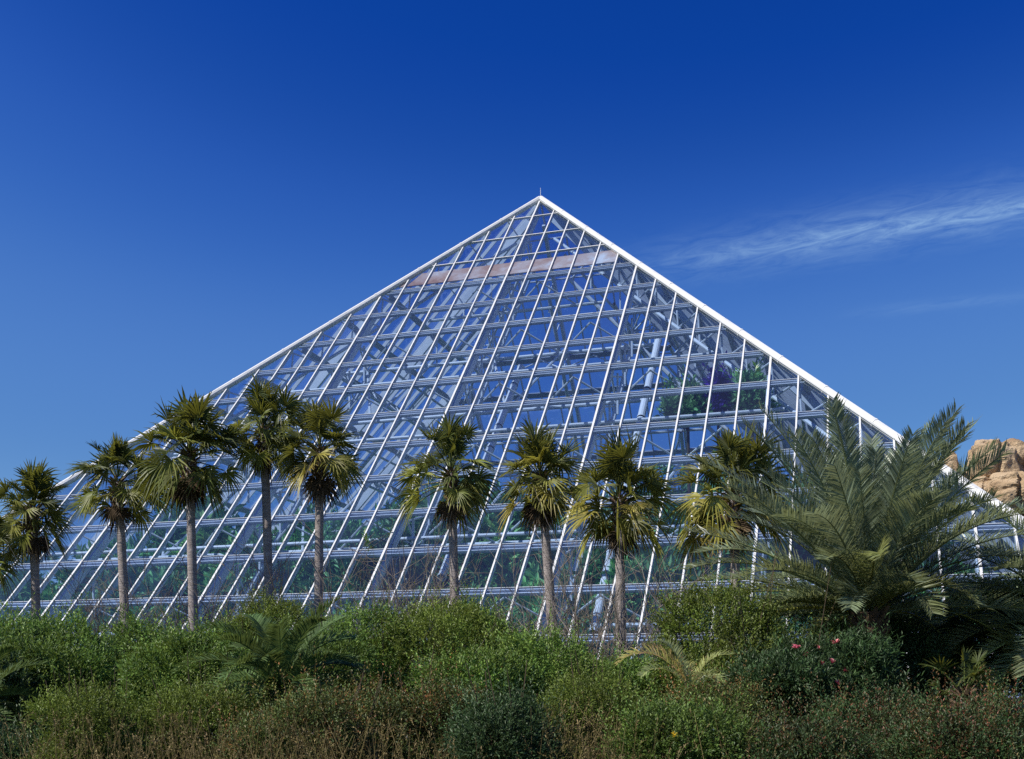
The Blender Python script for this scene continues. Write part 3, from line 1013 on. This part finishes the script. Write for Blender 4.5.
def fronds_auto(rng, n, Lr, e0, e1, tone0=0.15, tone1=0.5, d0=0.6, d1=1.3):
    out = []
    for i in range(n):
        f = (i + 0.5) / n
        out.append((i * 2.39996 + rng.normal(0, 0.15), rad(e0 + (e1 - e0) * f ** 0.9) + rng.normal(0, 0.07),
                    rng.uniform(*Lr), d0 + (d1 - d0) * f + rng.normal(0, 0.1), np.clip(tone0 + (tone1 - tone0) * f ** 2 + rng.normal(0, 0.06), 0, 1)))
    return out


rng = np.random.default_rng(12)
big = fronds_auto(rng, 62, (3.0, 3.7), 84, 6, 0.05, 0.5, 0.55, 1.15)
# the tall upright fronds that stand clear against sky and glass
for a_, e_, L_ in ((0.15, 84, 3.9), (1.2, 80, 4.0), (2.6, 81, 3.9), (0.0, 74, 3.8), (0.25, 66, 3.2), (3.3, 68, 4.0), (2.9, 58, 3.9), (-0.3, 50, 2.9), (3.6, 46, 3.6), (3.0, 38, 3.5),
                   (3.2, 75, 4.1), (0.3, 30, 3.0), (-0.4, 8, 3.0), (3.5, 12, 2.5), (1.6, 72, 3.6), (-1.0, 70, 3.4), (3.9, 62, 3.6), (0.0, 18, 3.0), (3.14, 24, 2.8), (3.0, 5, 2.4),
                   (-0.8, 78, 3.9), (4.0, 80, 4.0), (-1.6, 62, 3.4), (-2.2, 74, 3.7), (-0.6, 62, 3.3), (4.2, 52, 3.3), (5.0, 68, 3.5)):
    big.append((VAZ + a_, rad(e_), L_ + (0.05 if e_ > 76 else 0.35), 0.5, 0.10))
feather_palm('date_palm', 51, at(868, 21.0), 3.2, 0.33, big, 'big bushy date palm with feathery grey green fronds right of the fan palms', 'palm tree', 0.56, 90)
rng = np.random.default_rng(13)
feather_palm('date_palm', 52, at(1092, 21.5), 3.0, 0.32, fronds_auto(rng, 60, (2.9, 3.5), 70, -18), 'date palm at the right edge, fronds only reaching into view', 'palm tree', 0.58, 90)
rng = np.random.default_rng(14)
feather_palm('young_date_palm', 53, at(281, 15.9), 1.68, 0.17, fronds_auto(rng, 36, (1.2, 1.65), 80, -10, 0.0, 0.2, 1.0, 1.9), 'young date palm with arching dark fronds among the left shrubs', 'palm', 0.30, 80, mat='young')
rng = np.random.default_rng(15)
feather_palm('young_date_palm', 54, at(690, 16.5), 1.62, 0.10,
             [(VAZ + pi - 0.1, rad(66), 1.35, 1.9, 0.85), (VAZ + pi - 0.5, rad(72), 1.05, 1.2, 0.9), (VAZ + 0.3, rad(70), 0.9, 1.3, 0.55), (VAZ + pi + 0.5, rad(50), 1.0, 1.5, 0.5),
              (VAZ + 0.9, rad(40), 0.9, 1.4, 0.4), (VAZ + 2.2, rad(75), 1.0, 1.0, 0.45), (VAZ - 1.2, rad(45), 0.9, 1.5, 0.5), (VAZ + 1.6, rad(60), 0.9, 1.4, 0.6)],
             'small date palm with orange brown drying fronds below the palm row', 'palm', 0.22, 40)
rng = np.random.default_rng(16)
feather_palm('young_date_palm', 55, at(-20, 17.0), 1.5, 0.14, fronds_auto(rng, 16, (1.0, 1.3), 75, -20, 0.1, 0.3, 0.9, 1.7), 'young date palm at the left edge, one frond tip in view', 'palm', 0.27, 70, mat='young')
fan_palm(2001, 1.55, 0.09, 0.08, (0, 0), 12, 0.42, 0.50, 'small fan palm in deep shade under the date palms', None, at(965, 18.5), skirt=2)

# ------------------------------------------------------------------ shrubs
SH = [  # column, depth, width, depth size, height, material, sprigs, leaf length, leaf width, options, label
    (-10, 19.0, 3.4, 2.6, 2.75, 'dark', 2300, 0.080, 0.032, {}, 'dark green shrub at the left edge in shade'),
    (75, 20.0, 4.2, 3.0, 2.90, 'shrub', 3000, 0.075, 0.032, {}, 'broad glossy green shrub under the two leftmost palms'),
    (140, 22.5, 2.6, 2.4, 3.15, 'shrub', 1900, 0.075, 0.032, {}, 'rounded green shrub at the foot of the second whole fan palm'),
    (205, 19.5, 3.4, 2.8, 2.68, 'shrub', 2500, 0.075, 0.032, {}, 'green shrub left of the young arching date palm'),
    (232, 24.5, 2.6, 2.2, 3.45, 'olive', 1600, 0.060, 0.026, dict(bare=10), 'thin olive green shrub behind the left shrubs, low and wide'),
    (272, 24.0, 1.9, 1.9, 4.00, 'olive', 1600, 0.060, 0.024, dict(bare=8), 'tall domed olive shrub between the tallest palm and its slim neighbour'),
    (350, 20.5, 3.4, 2.8, 3.05, 'shrub', 2400, 0.070, 0.030, dict(bare=5), 'green shrub right of the young arching date palm'),
    (432, 21.5, 3.6, 3.0, 3.45, 'olive', 2700, 0.065, 0.028, {}, 'big domed yellow green shrub at the foot of the lone fan palm'),
    (505, 22.5, 2.6, 2.4, 3.45, 'shrub', 1900, 0.080, 0.036, {}, 'dark green shrub just right of the lone fan palm'),
    (500, 18.5, 3.8, 2.6, 2.45, 'shrub', 2700, 0.070, 0.030, dict(tone=0.55), 'low wide green shrub before the dome shaped yellow green one'),
    (588, 20.0, 2.6, 2.2, 2.55, 'shrub', 1900, 0.070, 0.030, dict(bare=6), 'green shrub below the leaning fan palm'),
    (655, 21.5, 2.2, 2.0, 2.30, 'dark', 1500, 0.065, 0.028, dict(bare=6), 'dark shrub at the foot of the palm with yellow fronds'),
    (740, 19.5, 4.2, 2.6, 3.75, 'olive', 2900, 0.070, 0.030, dict(bare=14, ln=0.32), 'tall yellow green shrub under the left fronds of the big date palm'),
    (825, 17.6, 2.8, 2.0, 2.42, 'dark', 2300, 0.110, 0.026, dict(bloom=('pink', 10, 0.085)), 'oleander shrub with pink flowers before the big date palm'),
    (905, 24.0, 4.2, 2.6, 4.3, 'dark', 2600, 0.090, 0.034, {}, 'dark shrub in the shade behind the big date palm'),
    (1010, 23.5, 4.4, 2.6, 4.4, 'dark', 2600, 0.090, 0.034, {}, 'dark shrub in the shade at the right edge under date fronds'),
    (35, 23.5, 3.6, 1.8, 2.7, 'dark', 1500, 0.075, 0.032, {}, 'dark shrub behind the leftmost palms at the foot of the glass'),
    (170, 24.5, 3.8, 1.6, 2.7, 'dark', 1500, 0.075, 0.032, {}, 'dark shrub at the foot of the stout palm behind the glossy shrubs'),
    (345, 24.0, 3.6, 1.6, 2.7, 'dark', 1500, 0.075, 0.032, {}, 'dark shrub at the foot of the slim palm behind the glossy shrubs'),
    (612, 23.5, 3.4, 1.6, 2.4, 'dark', 1400, 0.075, 0.032, {}, 'dark shrub between the leaning palm and the palm with yellow fronds'),
    (715, 23.5, 3.0, 1.8, 2.7, 'olive', 1500, 0.070, 0.030, {}, 'yellow green shrub right of the palm with yellow fronds, close to the glass'),
    (795, 20.5, 3.2, 2.0, 3.0, 'olive', 1900, 0.070, 0.028, dict(bare=8, tone=0.35), 'olive shrub with bare twigs in front of the date palm trunk'),
    (818, 24.2, 3.6, 2.2, 3.9, 'dark', 2200, 0.085, 0.034, {}, 'dark shrub behind the oleander, left of the date palm trunk'),
    (888, 22.6, 2.4, 1.6, 3.3, 'dark', 1600, 0.085, 0.034, {}, 'dark shrub close behind the date palm trunk, in its shade'),
    (20, 14.5, 1.5, 1.4, 1.15, 'dark', 1100, 0.06, 0.025, {}, 'low dark shrub in the bottom left corner'),
    (95, 14.0, 1.8, 1.6, 1.62, 'olive', 1700, 0.050, 0.018, dict(bare=14, tone=0.4), 'weedy olive shrub in front of the broad glossy one'),
    (210, 15.2, 2.6, 1.9, 1.88, 'olive', 2300, 0.045, 0.020, dict(bare=12, tone=0.4), 'low yellow green shrub in front of the young arching date palm'),
    (325, 13.2, 1.9, 1.7, 1.58, 'rust', 2300, 0.045, 0.020, dict(tip=0.18, bare=8), 'rust tipped shrub right of the low yellow green one in front'),
    (420, 14.0, 2.3, 1.8, 1.86, 'rust', 2300, 0.045, 0.020, dict(tip=0.18, bare=8), 'green and rust shrub at the front below the lone fan palm'),
    (505, 12.2, 1.4, 1.4, 1.70, 'dark', 1900, 0.055, 0.018, dict(tip=None, bare=4), 'dark narrow leaved shrub in the middle of the front row'),
    (580, 14.6, 2.0, 1.6, 1.80, 'olive', 1800, 0.045, 0.018, dict(bare=16, tone=0.4), 'straggly olive shrub among dry stalks in the front row'),
    (662, 12.6, 1.9, 1.6, 1.52, 'shrub', 2200, 0.050, 0.022, dict(bloom=('yellow', 3, 0.05), tone=0.45), 'green front shrub with two or three yellow flowers'),
    (716, 15.2, 2.0, 1.7, 1.80, 'rust', 2100, 0.045, 0.020, dict(tip=0.18), 'reddish brown shrub left of the pink flowered oleander'),
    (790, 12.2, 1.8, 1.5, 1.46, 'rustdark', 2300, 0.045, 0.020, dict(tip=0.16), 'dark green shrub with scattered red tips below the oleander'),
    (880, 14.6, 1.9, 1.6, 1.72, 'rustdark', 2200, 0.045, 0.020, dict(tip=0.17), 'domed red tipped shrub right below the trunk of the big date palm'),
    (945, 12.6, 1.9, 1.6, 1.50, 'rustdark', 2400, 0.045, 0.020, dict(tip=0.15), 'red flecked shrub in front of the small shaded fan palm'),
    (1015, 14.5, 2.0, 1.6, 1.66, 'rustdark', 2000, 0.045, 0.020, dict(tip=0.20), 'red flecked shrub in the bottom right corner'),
]
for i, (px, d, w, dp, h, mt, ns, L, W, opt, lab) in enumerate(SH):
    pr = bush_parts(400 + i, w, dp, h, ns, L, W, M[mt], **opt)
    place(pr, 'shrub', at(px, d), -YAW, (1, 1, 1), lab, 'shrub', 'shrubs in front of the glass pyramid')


# ------------------------------------------------------------------ bare twiggy shrubs along the glass
def twiggy(seed, loc, h, w, label, n=34):
    rng = np.random.default_rng(seed)
    mb = MB()

    def grow(p, d, L, r, lev):
        pts = [p]
        for _ in range(3):
            d = unit(d + rng.normal(0, 0.16, 3) + np.array([0, 0, 0.05]))
            pts.append(pts[-1] + d * L / 3)
        mb.path(pts, [r, r * 0.8, r * 0.62, r * 0.45], 4)
        if lev > 0:
            for _ in range(rng.integers(2, 4)):
                q_ = pts[rng.integers(1, 4)]
                grow(q_, unit(d + rng.normal(0, 0.42, 3)), L * rng.uniform(0.5, 0.75), max(r * 0.62, 0.006), lev - 1)
    for _ in range(n):
        p = np.array([rng.normal(0, w * 0.2), rng.normal(0, w * 0.15), 0])
        d = unit(np.array([rng.normal(0, 0.38), rng.normal(0, 0.25), 1.0]))
        grow(p, d, h * rng.uniform(0.5, 0.8), 0.022, 3)
    o = mb.build('bare_shrub', M['twig'])
    o.location = loc
    return tag(o, label, 'shrub', 'leafless shrubs along the foot of the glass')


for i, (px, d, h, w, lab) in enumerate([
    (85, 29.5, 3.6, 3.0, 'leafless twiggy shrub between the first and second whole fan palms'),
    (160, 30.0, 4.1, 3.2, 'leafless twiggy shrub between the second whole palm and the stout one'),
    (228, 30.0, 4.2, 2.6, 'leafless twiggy shrub between the stout palm and the tallest palm'),
    (352, 28.5, 4.1, 3.0, 'leafless twiggy shrub just right of the slim fan palm'),
    (405, 27.5, 4.3, 3.0, 'leafless twiggy shrub left of the lone fan palm, over the bright green plant'),
    (500, 27.0, 3.9, 2.6, 'leafless twiggy shrub between the lone palm and the leaning palm'),
    (585, 24.0, 3.7, 2.6, 'tangle of bare brown twigs right of the leaning fan palm'),
    (665, 25.0, 3.7, 2.2, 'leafless twiggy shrub right of the palm with yellow fronds'),
]):
    twiggy(700 + i, at(px, d), h, w, lab)

# ------------------------------------------------------------------ dry weeds between the front shrubs
rng = np.random.default_rng(90)
wm = MB()
for (px, d, n, spread, hh) in ((110, 12.8, 420, 1.0, 1.45), (250, 12.6, 520, 1.1, 1.5), (345, 12.2, 260, 0.7, 1.4), (580, 12.6, 620, 0.75, 1.62), (635, 12.2, 300, 0.6, 1.3), (420, 12.0, 200, 0.8, 1.4), (720, 12.4, 120, 0.7, 1.3), (960, 12.2, 120, 1.0, 1.2)):
    c = at(px, d)
    n = int(n * 0.36)
    p = c + np.stack([rng.normal(0, spread, n), rng.normal(0, 0.5, n), np.zeros(n)], 1)
    hgt = hh * rng.uniform(0.6, 1.08, n)
    d0 = np.stack([rng.normal(0, 0.30, n), rng.normal(0, 0.25, n), np.ones(n)], 1)
    tn = rng.uniform(0.2, 1.0, n)
    hgt *= 0.92
    for s in range(n):
        e = p[s] + d0[s] * hgt[s]
        m_ = p[s] + d0[s] * hgt[s] * 0.55 + rng.normal(0, 0.03, 3)
        wm.path([p[s], m_, e], [0.0035, 0.003, 0.0015], 3, tone=tn[s])
    for _ in range(3):
        pts = p + d0 * (hgt * rng.uniform(0.4, 0.97, n))[:, None]
        sprigs(wm, rng, pts, d0 + rng.normal(0, 0.45, (n, 3)), 0.20, 8, 0.04, 0.015, np.clip(tn, 0.1, 1), spread=0.8)
tag(wm.build('dry_weeds', M['dry']), 'thin brown dry weeds standing between the front shrubs', 'weeds', kind='stuff')

# low ground cover under everything in front
gc = MB()
n = 16000
px = rng.uniform(-120, 1150, n)
dd = rng.uniform(11.5, 26, n)
base = CAM[None] + FW[None] * dd[:, None] + RT[None] * ((px - 512) / FOC * dd)[:, None]
base[:, 2] = 0
sprigs(gc, rng, base, np.stack([rng.normal(0, 0.4, n), rng.normal(0, 0.4, n), np.ones(n)], 1), 0.35 * rng.uniform(0.4, 1.4, n), 5, 0.10, 0.035, rng.uniform(0.1, 0.7, n))
tag(gc.build('ground_cover', M['shrub']), 'low leafy ground cover between the shrubs', 'ground cover', kind='stuff')

# ------------------------------------------------------------------ rock outcrop beyond the pyramid
rk = bpy.data.meshes.new('rock_outcrop')
import bmesh
from mathutils import Vector, noise as mnoise
bmr = bmesh.new()


def boulder(c, r, seed, sub=5):
    t = bmesh.new()
    bmesh.ops.create_icosphere(t, subdivisions=sub, radius=1.0)
    off = Vector((seed * 3.7, seed * 1.9, seed * 0.7))
    for v in t.verts:
        d = v.co.normalized()
        m = max(abs(d.x), abs(d.y), abs(d.z))
        p = d * (0.64 + 0.36 / m)                     # between ball and block
        w = Vector((p.x * r[0], p.y * r[1], p.z * r[2]))
        f = mnoise.fractal(w * 0.16 + off, 1.0, 2.1, 5) * 0.28 + mnoise.fractal(w * 0.55 + off, 0.9, 2.1, 5) * 0.13
        crack = abs(mnoise.noise(Vector((w.x * 0.33, w.y * 0.33, w.z * 0.05)) + off))
        f -= 0.22 * max(0.0, 1 - crack / 0.11)
        strata = abs(mnoise.noise(Vector((w.x * 0.05, w.y * 0.05, w.z * 0.45)) + off))
        f -= 0.12 * max(0.0, 1 - strata / 0.14)
        v.co = w * (1 + f) + Vector(c)
    me_ = bpy.data.meshes.new('tmp')
    t.to_mesh(me_)
    t.free()
    bmr.from_mesh(me_)
    bpy.data.meshes.remove(me_)


def rock(px, py, d, r, seed):
    p = at(px, d, py)
    boulder(p, r, seed)


rock(993, 472, 98, (2.1, 2.6, 2.9), 1)
rock(1012, 470, 99, (1.9, 2.4, 2.5), 2)
rock(987, 499, 97, (1.8, 2.8, 2.2), 3)
rock(1010, 498, 96, (3.0, 3.0, 2.0), 4)
rock(1040, 492, 98, (3.2, 3.2, 3.0), 5)
rock(951, 471, 99, (0.75, 1.2, 2.3), 6)
rock(955, 505, 100, (2.2, 2.4, 2.6), 7)
rock(1045, 560, 100, (10.0, 7.5, 8.5), 8)
rock(1030, 640, 103, (14.0, 10.0, 8.5), 9)
bmr.to_mesh(rk)
bmr.free()
rk.materials.append(M['rock'])
ro = bpy.data.objects.new('rock_outcrop', rk)
COL.objects.link(ro)
tag(ro, 'craggy ochre rock outcrop rising behind the right hip of the pyramid', 'rock')
